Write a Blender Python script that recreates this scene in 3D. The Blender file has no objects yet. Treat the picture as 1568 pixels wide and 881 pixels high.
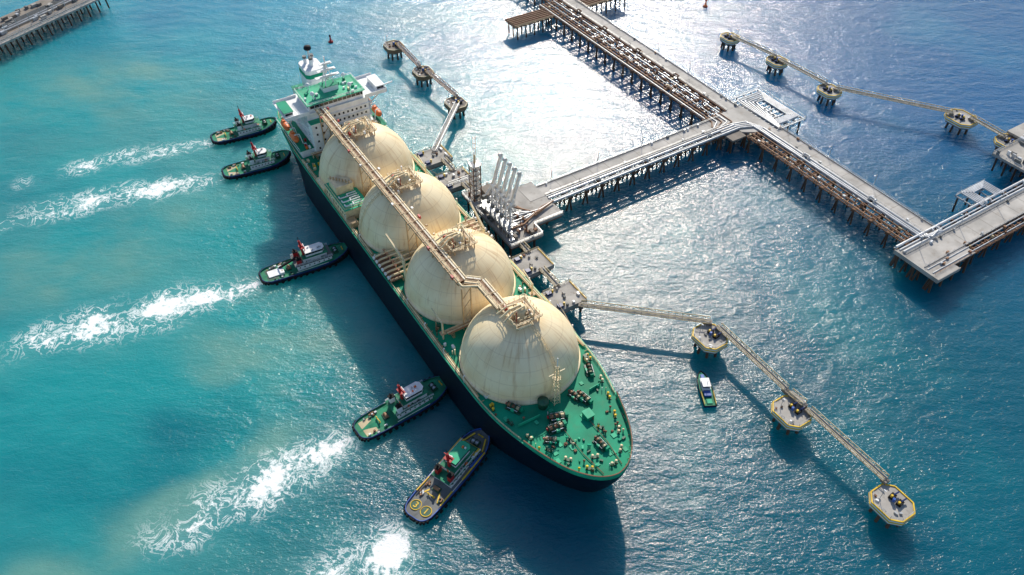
import bpy, math, random
import numpy as np
from mathutils import Vector, Matrix, noise
random.seed(7)
sc=bpy.context.scene
col=sc.collection
V=Vector
# ------------------------------------------------------------------ camera
cam=bpy.data.objects.new("camera",bpy.data.cameras.new("camera")); col.objects.link(cam)
cam.location=(0,0,228); cam.rotation_euler=(math.radians(45.5),0,0)
cam.data.lens=28; cam.data.clip_start=1; cam.data.clip_end=20000
sc.camera=cam
# ------------------------------------------------------------------ light
EL,AZ=36.5,6.0
w=bpy.data.worlds.new("World"); sc.world=w; w.use_nodes=True
nt=w.node_tree; sky=nt.nodes.new("ShaderNodeTexSky"); sky.sky_type='NISHITA'; sky.sun_disc=False
sky.sun_elevation=math.radians(EL); sky.sun_rotation=math.radians(AZ); sky.air_density=1.0; sky.dust_density=.6
nt.links.new(sky.outputs[0],nt.nodes["Background"].inputs[0]); nt.nodes["Background"].inputs[1].default_value=.135
sun=bpy.data.objects.new("sun",bpy.data.lights.new("sun",'SUN')); col.objects.link(sun)
sun.data.energy=5.0; sun.data.angle=math.radians(.6); sun.data.color=(1,.92,.79)
sun.rotation_euler=(math.radians(-(90-EL)),0,math.radians(-AZ)); sun.location=(60,400,300)
sc.view_settings.view_transform='Standard'; sc.view_settings.look='None'; sc.view_settings.exposure=0
# ------------------------------------------------------------------ materials
def newmat(name):
    m=bpy.data.materials.new(name); m.use_nodes=True
    return m,m.node_tree.nodes,m.node_tree.links,m.node_tree.nodes["Principled BSDF"]
def paint(name,c,rough=.55,dirt=(.16,.08,.04),amt=.35,scale=.5,metal=0,bump=.0,dark=.75,spec=.5):
    m,n,l,b=newmat(name)
    tc=n.new("ShaderNodeTexCoord")
    n1=n.new("ShaderNodeTexNoise"); n1.inputs["Scale"].default_value=scale; n1.inputs["Detail"].default_value=6; n1.inputs["Roughness"].default_value=.7
    n2=n.new("ShaderNodeTexNoise"); n2.inputs["Scale"].default_value=scale*.35; n2.inputs["Detail"].default_value=4
    l.new(tc.outputs["Object"],n1.inputs["Vector"]); l.new(tc.outputs["Object"],n2.inputs["Vector"])
    mr=n.new("ShaderNodeMapRange"); mr.inputs[1].default_value=.54; mr.inputs[2].default_value=.72; mr.inputs[4].default_value=amt
    l.new(n1.outputs[0],mr.inputs[0])
    mr2=n.new("ShaderNodeMapRange"); mr2.inputs[1].default_value=.35; mr2.inputs[2].default_value=.65; mr2.inputs[3].default_value=dark; mr2.inputs[4].default_value=1.08
    l.new(n2.outputs[0],mr2.inputs[0])
    sc_=n.new("ShaderNodeVectorMath"); sc_.operation='SCALE'; sc_.inputs[0].default_value=c
    l.new(mr2.outputs[0],sc_.inputs["Scale"])
    mx=n.new("ShaderNodeMix"); mx.data_type='RGBA'; mx.inputs[7].default_value=(*dirt,1)
    l.new(mr.outputs[0],mx.inputs[0]); l.new(sc_.outputs[0],mx.inputs[6]); l.new(mx.outputs[2],b.inputs["Base Color"])
    b.inputs["Roughness"].default_value=rough; b.inputs["Metallic"].default_value=metal; b.inputs["Specular IOR Level"].default_value=spec
    if bump:
        bp=n.new("ShaderNodeBump"); bp.inputs["Strength"].default_value=bump; bp.inputs["Distance"].default_value=.1
        l.new(n1.outputs[0],bp.inputs["Height"]); l.new(bp.outputs[0],b.inputs["Normal"])
    return m
MT=dict(
 cream=paint("cream_paint",(.84,.69,.43),.5,(.25,.13,.06),.5,.9),
 creamd=paint("stained_cream_steel",(.52,.36,.20),.6,(.16,.07,.03),.65,1.2),
 white=paint("white_paint",(.80,.81,.82),.45,(.35,.28,.2),.25,.7,dark=.9),
 deckg=paint("green_deck_paint",(.0,.30,.165),.6,(.05,.20,.11),.5,.28,bump=.1,dark=.66,spec=.2),
 deckl=paint("light_green_paint",(.02,.44,.24),.55,(.12,.12,.06),.3,.6,spec=.3),
 tugd=paint("tug_deck_paint",(.012,.25,.13),.6,(.13,.10,.06),.6,.7,dark=.55,spec=.3),
 dkgreen=paint("dark_green_machinery",(.01,.09,.05),.5,(.12,.05,.02),.5,1.5),
 hull=paint("navy_hull_paint",(.003,.010,.022),.5,(.03,.028,.03),.3,.25,spec=.2),
 black=paint("black_rubber",(.012,.012,.014),.75,(.05,.04,.035),.4,1,spec=.25),
 navy=paint("tug_navy_paint",(.006,.035,.16),.4,(.05,.04,.03),.2,1,spec=.3),
 red=paint("red_paint",(.44,.015,.02),.45,(.1,.03,.02),.4,1.2),
 orange=paint("orange_paint",(.80,.17,.03),.45,(.3,.1,.05),.2,1),
 yellow=paint("yellow_paint",(.80,.52,.02),.5,(.3,.18,.06),.35,1.2),
 conc=paint("concrete",(.42,.40,.37),.85,(.18,.15,.12),.7,.35,bump=.15,dark=.72),
 concd=paint("weathered_concrete",(.24,.21,.18),.85,(.10,.07,.05),.6,.4),
 road=paint("jetty_roadway_concrete",(.47,.45,.42),.8,(.24,.20,.16),.6,.3,dark=.72),
 steel=paint("galvanised_steel",(.50,.52,.54),.4,(.2,.14,.1),.5,1,metal=.3),
 pipe=paint("silver_pipe_cladding",(.68,.69,.70),.35,(.28,.2,.14),.45,.6,metal=.3),
 rust=paint("rusty_steel",(.20,.095,.05),.75,(.07,.03,.015),.7,.8),
 brown=paint("brown_piping",(.33,.17,.085),.6,(.12,.06,.03),.65,.7),
 pile=paint("marine_pile",(.105,.06,.038),.8,(.03,.03,.025),.7,.6),
 glass=paint("dark_window_glass",(.015,.022,.03),.1,(.03,.03,.03),.1,1),
 tan=paint("tan_walkway_paint",(.55,.45,.27),.6,(.2,.12,.06),.5,.8),
 blue=paint("blue_paint",(.02,.10,.42),.45,(.06,.05,.05),.3,1),
 grey=paint("grey_deck_paint",(.16,.17,.17),.7,(.08,.06,.05),.5,1),
)
# tank shell: seams and weeping streaks follow the sphere
def tankmat():
    m,n,l,b=newmat("cream_tank_shell")
    tc=n.new("ShaderNodeTexCoord"); sp=n.new("ShaderNodeSeparateXYZ"); l.new(tc.outputs["Object"],sp.inputs[0])
    def M(op,a,bb=None,c=None):
        q=n.new("ShaderNodeMath"); q.operation=op
        for i,x in enumerate((a,bb,c)):
            if x is None: continue
            if isinstance(x,(int,float)): q.inputs[i].default_value=x
            else: l.new(x,q.inputs[i])
        return q.outputs[0]
    oi=n.new("ShaderNodeObjectInfo")
    ang=M('ARCTAN2',sp.outputs[1],sp.outputs[0])
    cb=n.new("ShaderNodeCombineXYZ")
    l.new(M('ADD',M('MULTIPLY',M('COSINE',ang),9.0),M('MULTIPLY',oi.outputs["Random"],50)),cb.inputs[0]); l.new(M('MULTIPLY',M('SINE',ang),9.0),cb.inputs[1]); l.new(M('MULTIPLY',sp.outputs[2],.09),cb.inputs[2])
    ns=n.new("ShaderNodeTexNoise"); ns.inputs["Scale"].default_value=1.0; ns.inputs["Detail"].default_value=6; ns.inputs["Roughness"].default_value=.65
    l.new(cb.outputs[0],ns.inputs["Vector"])
    st=n.new("ShaderNodeMapRange"); st.inputs[1].default_value=.54; st.inputs[2].default_value=.74; st.inputs[4].default_value=.62
    l.new(ns.outputs[0],st.inputs[0])
    fr=M('FRACT',M('MULTIPLY',ang,24/(2*math.pi))); sm=M('LESS_THAN',M('ABSOLUTE',M('SUBTRACT',fr,.5)),.022)
    el=M('ARCSINE',M('DIVIDE',sp.outputs[2],20.6)); fe=M('FRACT',M('MULTIPLY',el,7/(math.pi/2))); se=M('LESS_THAN',M('ABSOLUTE',M('SUBTRACT',fe,.5)),.03)
    seam=M('MULTIPLY',M('MAXIMUM',sm,se),.18)
    nb=n.new("ShaderNodeTexNoise"); nb.inputs["Scale"].default_value=.16; nb.inputs["Detail"].default_value=6; l.new(tc.outputs["Object"],nb.inputs["Vector"])
    bl=n.new("ShaderNodeMapRange"); bl.inputs[1].default_value=.4; bl.inputs[2].default_value=.7; bl.inputs[4].default_value=.55; l.new(nb.outputs[0],bl.inputs[0])
    m1=n.new("ShaderNodeMix"); m1.data_type='RGBA'; m1.inputs[6].default_value=(.95,.80,.53,1); m1.inputs[7].default_value=(.80,.59,.31,1); l.new(bl.outputs[0],m1.inputs[0])
    m2=n.new("ShaderNodeMix"); m2.data_type='RGBA'; m2.inputs[7].default_value=(.50,.26,.09,1); l.new(st.outputs[0],m2.inputs[0]); l.new(m1.outputs[2],m2.inputs[6])
    m3=n.new("ShaderNodeMix"); m3.data_type='RGBA'; m3.inputs[7].default_value=(.35,.22,.12,1); l.new(seam,m3.inputs[0]); l.new(m2.outputs[2],m3.inputs[6])
    l.new(m3.outputs[2],b.inputs["Base Color"]); b.inputs["Roughness"].default_value=.45; b.inputs["Specular IOR Level"].default_value=.3
    return m
MT['tank']=tankmat()
# ------------------------------------------------------------------ mesh builder
class B:
    def __init__(s): s.v=[];s.f=[];s.mi=[];s.sm=[];s.ms=[]
    def k(s,m):
        if m not in s.ms: s.ms.append(m)
        return s.ms.index(m)
    def add(s,vs,fs,m,smooth=False):
        o=len(s.v); s.v+= [tuple(x) for x in vs]; i=s.k(m)
        for f in fs: s.f.append([o+a for a in f]); s.mi.append(i); s.sm.append(smooth)
    def box(s,x0,x1,y0,y1,z0,z1,m):
        s.add([(x0,y0,z0),(x1,y0,z0),(x1,y1,z0),(x0,y1,z0),(x0,y0,z1),(x1,y0,z1),(x1,y1,z1),(x0,y1,z1)],
              [(3,2,1,0),(4,5,6,7),(0,1,5,4),(1,2,6,5),(2,3,7,6),(3,0,4,7)],m)
    def ob(s,c,sz,rz,m):
        a=V((math.cos(rz),math.sin(rz),0))*sz[0]/2; b=V((-math.sin(rz),math.cos(rz),0))*sz[1]/2; c=V(c); h=V((0,0,sz[2]/2))
        s.add([c-a-b-h,c+a-b-h,c+a+b-h,c-a+b-h,c-a-b+h,c+a-b+h,c+a+b+h,c-a+b+h],[(3,2,1,0),(4,5,6,7),(0,1,5,4),(1,2,6,5),(2,3,7,6),(3,0,4,7)],m)
    def beam(s,p,q,w,h,m):
        p=V(p);q=V(q);d=(q-p)
        if d.length<1e-6:return
        d.normalize(); u=V((0,0,1)) if abs(d.z)<.95 else V((1,0,0))
        a=d.cross(u).normalized()*w/2; b=a.cross(d).normalized()*h/2
        s.add([p-a-b,p+a-b,p+a+b,p-a+b,q-a-b,q+a-b,q+a+b,q-a+b],[(0,1,2,3),(7,6,5,4),(4,5,1,0),(5,6,2,1),(6,7,3,2),(7,4,0,3)],m)
    def cyl(s,p,q,r,m,n=8,r2=None,smooth=True):
        p=V(p);q=V(q);d=(q-p).normalized(); r2=r if r2 is None else r2
        u=V((0,0,1)) if abs(d.z)<.9 else V((1,0,0)); a=d.cross(u).normalized(); b=a.cross(d)
        vs=[]
        for c,rr in((p,r),(q,r2)):
            for i in range(n):
                t=2*math.pi*i/n; vs.append(c+(a*math.cos(t)+b*math.sin(t))*rr)
        s.add(vs,[(i,(i+1)%n,n+(i+1)%n,n+i) for i in range(n)],m,smooth)
        s.add(vs,[tuple(range(n))[::-1],tuple(range(n,2*n))],m)
    def pipe(s,pts,r,m,n=7):
        for a,b in zip(pts,pts[1:]): s.cyl(a,b,r,m,n)
    def prism(s,pts,z0,z1,m,top=None):
        n=len(pts); vs=[(x,y,z0) for x,y in pts]+[(x,y,z1) for x,y in pts]
        s.add(vs,[(i,(i+1)%n,n+(i+1)%n,n+i) for i in range(n)]+[tuple(range(n))[::-1]],m); s.add(vs,[tuple(range(n,2*n))],top or m)
    def lathe(s,c,prof,m,n=16,smooth=True):
        vs=[];c=V(c)
        for r,z in prof:
            for i in range(n):
                t=2*math.pi*i/n; vs.append(c+V((r*math.cos(t),r*math.sin(t),z)))
        fs=[]
        for j in range(len(prof)-1):
            for i in range(n): fs.append((j*n+i,j*n+(i+1)%n,(j+1)*n+(i+1)%n,(j+1)*n+i))
        s.add(vs,fs,m,smooth)
    def torus(s,c,R,r,m,n=14,k=6):
        c=V(c); pts=[c+V((R*math.cos(2*math.pi*i/n),R*math.sin(2*math.pi*i/n),0)) for i in range(n+1)]
        s.pipe(pts,r,m,k)
    def rail(s,pts,m,h=1.1,step=2.5,t=.09):
        for a,b in zip(pts,pts[1:]):
            a=V(a);b=V(b);L=(b-a).length
            for z in(h,h*.5): s.beam(a+V((0,0,z)),b+V((0,0,z)),t,t,m)
            k=max(1,int(L/step))
            for i in range(k+1):
                p=a.lerp(b,i/k); s.beam(p,p+V((0,0,h)),t,t,m)
    def truss(s,p,q,w,h,step,m,t=.16,deck=None):
        p=V(p);q=V(q);d=(q-p);L=d.length;d.normalize();a=d.cross(V((0,0,1)))
        a=(a.normalized() if a.length>.01 else V((1,0,0)))*w/2; u=V((0,0,h)) if abs(d.z)<.8 else V((0,h,0));k=max(2,round(L/step))
        for sd in(-1,1):
            s.beam(p+a*sd,q+a*sd,t,t,m); s.beam(p+a*sd+u,q+a*sd+u,t,t,m)
            for i in range(k+1):
                x=p.lerp(q,i/k)+a*sd; s.beam(x,x+u,t*.8,t*.8,m)
                if i<k:
                    y=p.lerp(q,(i+1)/k)+a*sd
                    if i%2: s.beam(x,y+u,t*.7,t*.7,m)
                    else: s.beam(x+u,y,t*.7,t*.7,m)
        for i in range(k+1):
            x=p.lerp(q,i/k); s.beam(x-a,x+a,t,t,m)
        if deck: s.beam(p+V((0,0,.15)),q+V((0,0,.15)),w*.86,.12,deck)
    def build(s,name,parent=None,M=None):
        me=bpy.data.meshes.new(name); me.from_pydata(s.v,[],s.f)
        for m in s.ms: me.materials.append(MT[m])
        me.polygons.foreach_set("material_index",s.mi); me.polygons.foreach_set("use_smooth",s.sm)
        me.update(); o=bpy.data.objects.new(name,me); col.objects.link(o)
        if parent: o.parent=parent
        if M is not None: o.matrix_local=M
        return o
def empty(name,M,parent=None):
    o=bpy.data.objects.new(name,None); col.objects.link(o); o.empty_display_size=2
    if parent: o.parent=parent
    o.matrix_local=M; return o
HEAD=math.atan2(-.850,.527)
SITE=Matrix.Translation((2.7,178.8,0))@Matrix.Rotation(HEAD,4,'Z')   # x along the berth (bow +), y towards the trestle
def at(x,y,z=0,r=0): return SITE@Matrix.Translation((x,y,z))@Matrix.Rotation(r,4,'Z')
def wat(x,y,z=0,r=0): return Matrix.Translation((x,y,z))@Matrix.Rotation(r,4,'Z')
# ------------------------------------------------------------------ water
def sstep(a,b,x):
    t=min(1,max(0,(x-a)/(b-a))); return t*t*(3-2*t)
WAKES=[((-151,335),(-180,330),(-230,303),9,.95),((-138,306),(-172,299),(-230,273),11,1.08),((-106,234),(-142,220),(-188,200),14,1.1),
       ((-56,156),(-76,146),(-108,122),12.5,1.05),((-34,122),(-45,112),(-60,97),14,1.2),((69.5,169),(69,164),(68,156),2.4,.8)]
def wake(x,y):
    best=0
    for a,b,c,wd,st in WAKES:
        for i in range(15):
            t=i/14; px=(1-t)**2*a[0]+2*t*(1-t)*b[0]+t*t*c[0]; py=(1-t)**2*a[1]+2*t*(1-t)*b[1]+t*t*c[1]
            r=wd*(.38+1.3*t*(1-t)+.45*t); dd=math.hypot(x-px,y-py)/r
            if dd<1.6:
                vv=st*math.exp(-dd*dd*1.2)*(1-.5*t)
                if vv>best: best=vv
    return best*(1+1.0*noise.noise((x*.07,y*.07,4))) if best>0 else 0
xs=np.array([-9000,-4000,-2000,-1000,-600,-450]+list(np.arange(-340,341,2.5))+[450,600,1000,2000,4000,9000])
ys=np.array([-4000,-1500,-500,-100,40]+list(np.arange(90,521,2.5))+[600,750,1000,2000,4000,9000,14000])
nx,ny=len(xs),len(ys)
vv=np.zeros((ny,nx,3)); vv[:,:,0]=xs[None,:]; vv[:,:,1]=ys[:,None]
idx=np.arange(nx*ny).reshape(ny,nx)
q=np.stack([idx[:-1,:-1],idx[:-1,1:],idx[1:,1:],idx[1:,:-1]],-1).reshape(-1,4)
me=bpy.data.meshes.new("water"); me.from_pydata(vv.reshape(-1,3).tolist(),[],q.tolist())
zc=np.ones((nx*ny,4))
def fb(x,y,s,z,o=4):
    a=1;f=s;r=0
    for _ in range(o): r+=a*noise.noise((x*f,y*f,z)); a*=.55; f*=2.1
    return r
k=0
for y in ys:
    for x in xs:
        wx=x+24*noise.noise((x*.012,y*.012,3))+9*noise.noise((x*.04,y*.04,9)); wy=y+24*noise.noise((x*.012,y*.012,7))+9*noise.noise((x*.04,y*.04,1))
        deep=.12+.88*sstep(-130,90,wx+.6*(195-wy)*(1 if wy<195 else .12))+.32*fb(x,y,.012,5)
        s1=1.15*math.exp(-(((wx+86)/36)**2+((wy-205)/36)**2))*(1-.92*sstep(-88,-96,wx)*sstep(194,186,wy))
        s2=.8*math.exp(-(((wx+170)/60)**2+((wy-255-(wx+170)*.25)/22)**2))
        s3=.9*math.exp(-((wy-150-(wx+90)*.75)/14)**2)*sstep(-30,-80,wx)
        s4=.85*math.exp(-(((wx+235)/70)**2+((wy-385)/28)**2))
        dk=math.exp(-(((wx+118)/19)**2+((wy-172)/16)**2))
        wisp=fb(x+.5*y,y*1.6,.03,2,5)
        silt=max(s1,s2,s3,s4)*(.75+1.1*wisp)+.45*fb(x,y*1.5,.009,8,3)*sstep(70,-60,x)
        deep=deep+.42*dk+.2*wisp*sstep(90,-60,x); silt=silt-.6*dk
        blue=sstep(250,460,wy+.4*wx)
        zc[k]=(wake(x,y) if -245<x<90 and 80<y<350 else 0,max(0,min(1,silt)),max(0,min(1,deep)),blue); k+=1
at_=me.color_attributes.new("zones",'FLOAT_COLOR','POINT'); at_.data.foreach_set("color",zc.reshape(-1))
m,n,l,b=newmat("sea_water")
def MM(op,a,bb=None,c=None,cl=False):
    q=n.new("ShaderNodeMath"); q.operation=op; q.use_clamp=cl
    for i,x in enumerate((a,bb,c)):
        if x is None: continue
        if isinstance(x,(int,float)): q.inputs[i].default_value=x
        else: l.new(x,q.inputs[i])
    return q.outputs[0]
tc=n.new("ShaderNodeTexCoord"); ca=n.new("ShaderNodeAttribute"); ca.attribute_name="zones"; sp=n.new("ShaderNodeSeparateColor"); l.new(ca.outputs["Color"],sp.inputs[0])
def nz(scale,det=6,ro=.6,rot=0,st=(1,1,1),dist=0):
    mp=n.new("ShaderNodeMapping"); mp.inputs["Rotation"].default_value=(0,0,rot); mp.inputs["Scale"].default_value=st; l.new(tc.outputs["Object"],mp.inputs[0])
    t=n.new("ShaderNodeTexNoise"); t.noise_dimensions='2D'; t.inputs["Scale"].default_value=scale; t.inputs["Detail"].default_value=det; t.inputs["Roughness"].default_value=ro; t.inputs["Distortion"].default_value=dist
    l.new(mp.outputs[0],t.inputs["Vector"]); return t.outputs[0]
def mix(f,a,c):
    x=n.new("ShaderNodeMix"); x.data_type='RGBA'
    for i,s_ in((0,f),(6,a),(7,c)):
        if isinstance(s_,(float,int)): x.inputs[i].default_value=s_
        elif isinstance(s_,tuple): x.inputs[i].default_value=(*s_,1)
        else: l.new(s_,x.inputs[i])
    return x.outputs[2]
def mr(x,a,bb,c=0,d=1):
    q=n.new("ShaderNodeMapRange"); q.interpolation_type='SMOOTHSTEP'
    l.new(x,q.inputs[0])
    for i,s_ in((1,a),(2,bb),(3,c),(4,d)):
        if isinstance(s_,(float,int)): q.inputs[i].default_value=s_
        else: l.new(s_,q.inputs[i])
    return q.outputs[0]
deepc=mix(ca.outputs["Alpha"],(.0,.088,.138),(.0,.092,.245)); litec=mix(ca.outputs["Alpha"],(.010,.265,.28),(.012,.25,.38))
base=mix(sp.outputs[2],litec,deepc)
base=mix(MM('MULTIPLY',sp.outputs[1],.75),base,(.14,.32,.27))
mask=sp.outputs[0]
fn=nz(.33,8,.72,.3,(1,1,1),.25)
thr=MM('SUBTRACT',.80,MM('MULTIPLY',mask,.43)); foam1=mr(fn,thr,MM('ADD',thr,.15))
rd=MM('ABSOLUTE',MM('SUBTRACT',nz(.17,6,.66,1.1,(1,1,1),.5),.5)); ridge=mr(rd,.0,.04,1,0); foam2=MM('MULTIPLY',ridge,mr(mask,.10,.55,0,.75))
foam=MM('MAXIMUM',foam1,foam2,cl=True)
base=mix(MM('MULTIPLY',mask,.5,cl=True),base,(.18,.44,.43))
base=mix(foam,base,(.88,.92,.92))
l.new(base,b.inputs["Base Color"])
b.inputs["IOR"].default_value=1.35; b.inputs["Specular IOR Level"].default_value=.68
l.new(mr(foam,0,1,.15,.8),b.inputs["Roughness"])
b.inputs["Subsurface Weight"].default_value=.92; b.inputs["Subsurface Radius"].default_value=(.5,1,.9); b.inputs["Subsurface Scale"].default_value=26.0
b.subsurface_method='BURLEY'
h=MM('ADD',MM('MULTIPLY',nz(.07,2,.5,.35,(1,2.0,1),.2),.62),MM('ADD',MM('MULTIPLY',nz(.33,3,.62,-.5,(1,2.2,1),.2),.245),MM('MULTIPLY',nz(1.1,3,.65,.2,(1,1.8,1),.1),.125)))
bp=n.new("ShaderNodeBump"); bp.inputs["Strength"].default_value=1; bp.inputs["Distance"].default_value=1.0; l.new(h,bp.inputs["Height"]); l.new(bp.outputs[0],b.inputs["Normal"])
me.materials.append(m); wo=bpy.data.objects.new("water",me); col.objects.link(wo)
# ------------------------------------------------------------------ LNG carrier
ship=empty("lng_carrier_ship",at(0,0))
half=[(56,0),(55.6,2.5),(54,5.8),(50.5,9.4),(47,11.9),(43,14),(37,16.4),(30,18.6),(24,20.2),(18,21.4),(8,22.5),(-20,22.8),(-60,22.8),(-100,22.8),(-150,22.8),(-170,21.8),(-185,19.5),(-196,16),(-202,12),(-203,0)]
def chaikin(p,n=2):
    for _ in range(n):
        o=[p[0]]
        for a,b_ in zip(p,p[1:]):
            o+=[(a[0]*.75+b_[0]*.25,a[1]*.75+b_[1]*.25),(a[0]*.25+b_[0]*.75,a[1]*.25+b_[1]*.75)]
        o.append(p[-1]); p=o
    return p
hs=chaikin(half,2)
outl=[(x,-y) for x,y in hs]+[(x,y) for x,y in reversed(hs[1:-1])]
NO=len(outl)
def ring(z,ins=0,zz=None):
    k=max(0,min(1,z/19)); r=[]
    for x,y in outl:
        if x>5: t=(x-5)/51; x2=x-(1-k)**1.3*8*t*t; y2=y*(1-(1-k)*.42*t)
        elif x<-150: t=(-150-x)/53; x2=x+(1-k)*9*t; y2=y*(1-(1-k)*.6*t)
        else: x2,y2=x,y
        if ins:
            cx=max(-185,min(30,x2)); dx,dy=x2-cx,y2; L=math.hypot(dx,dy) or 1; x2=x2-dx/L*ins; y2=y2-dy/L*ins
        r.append((x2,y2,z if zz is None else zz))
    return r
hb=B(); rings=[ring(-2),ring(0),ring(2.2),ring(8),ring(14),ring(18.2),ring(19)]
vs=[p for r in rings for p in r]
fs=lambda j:[(j*NO+i,j*NO+(i+1)%NO,(j+1)*NO+(i+1)%NO,(j+1)*NO+i) for i in range(NO)]
for j in range(len(rings)-1): hb.add(vs,fs(j),'hull',True)
hb.build("hull",ship)
db=B(); db.add(ring(19,.3,19.0),[tuple(range(NO))],'deckg')
g=[ring(19),ring(19,0,19.35),ring(19,.45,19.35),ring(19,.45,18.95)]; vs=[p for r in g for p in r]
for j in range(3): db.add(vs,fs(j),'deckl')
for i in range(NO):
    a,b_=outl[i],outl[(i+1)%NO]
    if min(a[0],b_[0])>30:
        p=V((a[0],a[1],0));q_=V((b_[0],b_[1],0)); c=V((20,0,0)); p+= (c-p).normalized()*.22; q_+=(c-q_).normalized()*.22
        db.beam(p+V((0,0,20)),q_+V((0,0,20)),.18,1.5,'deckl'); db.beam(p+V((0,0,20.85)),q_+V((0,0,20.85)),.35,.2,'rust')
        if i%2==0:
            ii=p+(c-p).normalized()*.9; db.beam(p+V((0,0,20.4)),ii+V((0,0,19.1)),.12,.12,'rust')
rl=[p for p in ring(19,.7,19.0) if p[0]<=30]
st=[V(p) for p in rl if p[1]<0]; pt=[V(p) for p in rl if p[1]>0]
for side in(st,pt):
    side.sort(key=lambda p:-p.x); db.rail(side,'cream',1.1,3.0,.11)
db.build("main_deck",ship)
R=20.3
prof=[(R+.55,-1.0),(R+.55,-.1),(R+.05,0)]+[(R*math.cos(t*math.pi/2/28),R*math.sin(t*math.pi/2/28)) for t in range(0,28)]+[(.05,R)]
for k in range(4):
    tb=B(); tb.lathe((0,0,0),prof,'tank',96)
    tb.build("cargo_tank",ship,Matrix.Translation((-42*k,0,20)))
    d=B(); z=20.1
    d.lathe((0,0,z),[(2.6,-.6),(2.6,1.2),(2.2,1.6),(2.2,3.0),(1.2,3.6),(.01,3.7)],'cream',20)
    for sx in(-1,1):
        for sy in(-1,1):
            d.beam((5*sx,4*sy,17.6),(5*sx,4*sy,z+1.2),.35,.35,'creamd')
    for sy in(-4,4): d.box(-5.3,5.3,sy-.9,sy+.9,z+1.0,z+1.2,'creamd')
    for sx in(-4.6,4.6): d.box(sx-.8,sx+.8,-3.05,3.05,z+1.02,z+1.18,'creamd')
    d.rail([(-5.4,-5,z+1.2),(5.4,-5,z+1.2),(5.4,5,z+1.2),(-5.4,5,z+1.2),(-5.4,-5,z+1.2)],'cream',1.2,1.8,.13)
    d.rail([(-3.7,-3,z+1.2),(3.7,-3,z+1.2),(3.7,3,z+1.2),(-3.7,3,z+1.2),(-3.7,-3,z+1.2)],'cream',1.1,1.8,.1)
    for i,(yy,rr) in enumerate(((-1.4,.32),(0,.42),(1.3,.28))):
        d.pipe([(yy,0.5*yy,z+2.9),(yy,.5*yy,z+4.0+.3*i),(yy*1.4,-4,z+4.0+.3*i),(yy*1.6,-7.5,z+2.2)],rr,'cream')
    d.pipe([(2.4,1,z+2),(4.2,2.6,z+2),(4.2,2.6,z+4),(-2.8,3.4,z+4),(-2.8,3.4,z+1)],.25,'cream')
    for i in range(12):
        a=random.uniform(0,6.28); rr=random.uniform(2.9,5.2); px,py=rr*math.cos(a),rr*.8*math.sin(a)
        if i%2: d.ob((px,py,z+1.8),(random.uniform(.6,1.4),.8,random.uniform(.8,1.8)),a,random.choice(['cream','white','steel','creamd']))
        else: d.cyl((px,py,z+1.1),(px,py,z+random.uniform(2,4)),random.uniform(.15,.4),random.choice(['cream','rust','white']))
    d.cyl((3,-3.3,z+1.2),(3,-3.3,z+5.5),.14,'red'); d.ob((-3.2,-3.6,z+1.9),(1.1,.7,1.3),0,'red')
    aa=.12 if k==0 else (1.9,-1.7,2.3)[k-1]
    for off in(-.45,.45):
        pts=[]
        for i in range(0,17):
            e=math.radians(76-i*4.7); pts.append(V((math.cos(aa)*(R+.35)*math.cos(e)-off*math.sin(aa),math.sin(aa)*(R+.35)*math.cos(e)+off*math.cos(aa),(R+.35)*math.sin(e))))
        for a_,b2 in zip(pts,pts[1:]): d.beam(a_,b2,.16,.16,'cream')
        for a_ in pts[::1]: d.beam(a_,a_+V((math.cos(aa)*.7,math.sin(aa)*.7,.8)),.1,.1,'cream')
    d.build("tank_dome_machinery",ship,Matrix.Translation((-42*k,0,20)))
# pipe trunk and catwalk
t=B()
def trunk(p,q):
    p=V(p);q=V(q); d=(q-p).normalized(); a=d.cross(V((0,0,1))).normalized()
    t.truss(p,q,3.6,1.3,3.5,'creamd',.28)
    t.beam(p+V((0,0,1.5))+a*.4,q+V((0,0,1.5))+a*.4,1.5,.12,'brown')
    t.beam(p+V((0,0,.5)),q+V((0,0,.5)),3.2,.12,'rust')
    for o,r,mm in((-1.5,.36,'cream'),(-.7,.28,'white'),(1.6,.4,'cream'),(2.35,.25,'creamd')): t.cyl(p+a*o+V((0,0,1.75)),q+a*o+V((0,0,1.75)),r,mm,8)
    k=int((q-p).length/6)
    for i in range(1,k): c_=p.lerp(q,i/k)+V((0,0,2.0)); t.beam(c_-a*2.2,c_+a*2.8,.3,.3,'creamd')
    for o in(-.35,1.15):
        t.rail([p+a*o+V((0,0,1.5)),q+a*o+V((0,0,1.5))],'cream',1.1,2.2,.09)
trunk((-150,-8.5,39.2),(-23,-8.5,39.2)); trunk((-23,-7.5,39.25),(-19.5,-3.6,39.25)); trunk((-19.5,-3.4,39.3),(-5,-3.4,39.3))
t.pipe([(-22.5,-10.3,41),(-20.3,-10.2,41),(-17.8,-5.6,41),(-5,-5.4,41),(-5,-5.4,39.2)],.4,'cream')
t.pipe([(-5,-3,41),(2,-5,41.4),(6.2,-5,41.4),(6.5,0,41.2)],.35,'cream')
for xx in(-147,-126,-105,-84,-63,-42,-21):
    if xx in(-147,-105,-63,-21):
        for dy in(-10.2,-6.8): t.beam((xx,dy,19),(xx,dy,39.2),.4,.4,'creamd')
        for zz in(24,29,34): t.beam((xx,-10.2,zz),(xx,-6.8,zz+4),.22,.22,'creamd')
    else:
        for dy in(-10.2,-6.8): t.beam((xx,dy,36.5),(xx,dy,39.2),.5,.5,'creamd')
for i in range(22):
    xx=-148+i*5.8; t.ob((xx,-8.5+random.choice((-2.4,2.9)),40.9),(random.uniform(.6,1.6),.7,random.uniform(.6,1.3)),0,random.choice(['cream','red','white','creamd','steel']))
t.build("pipe_trunk_catwalk",ship)
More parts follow.
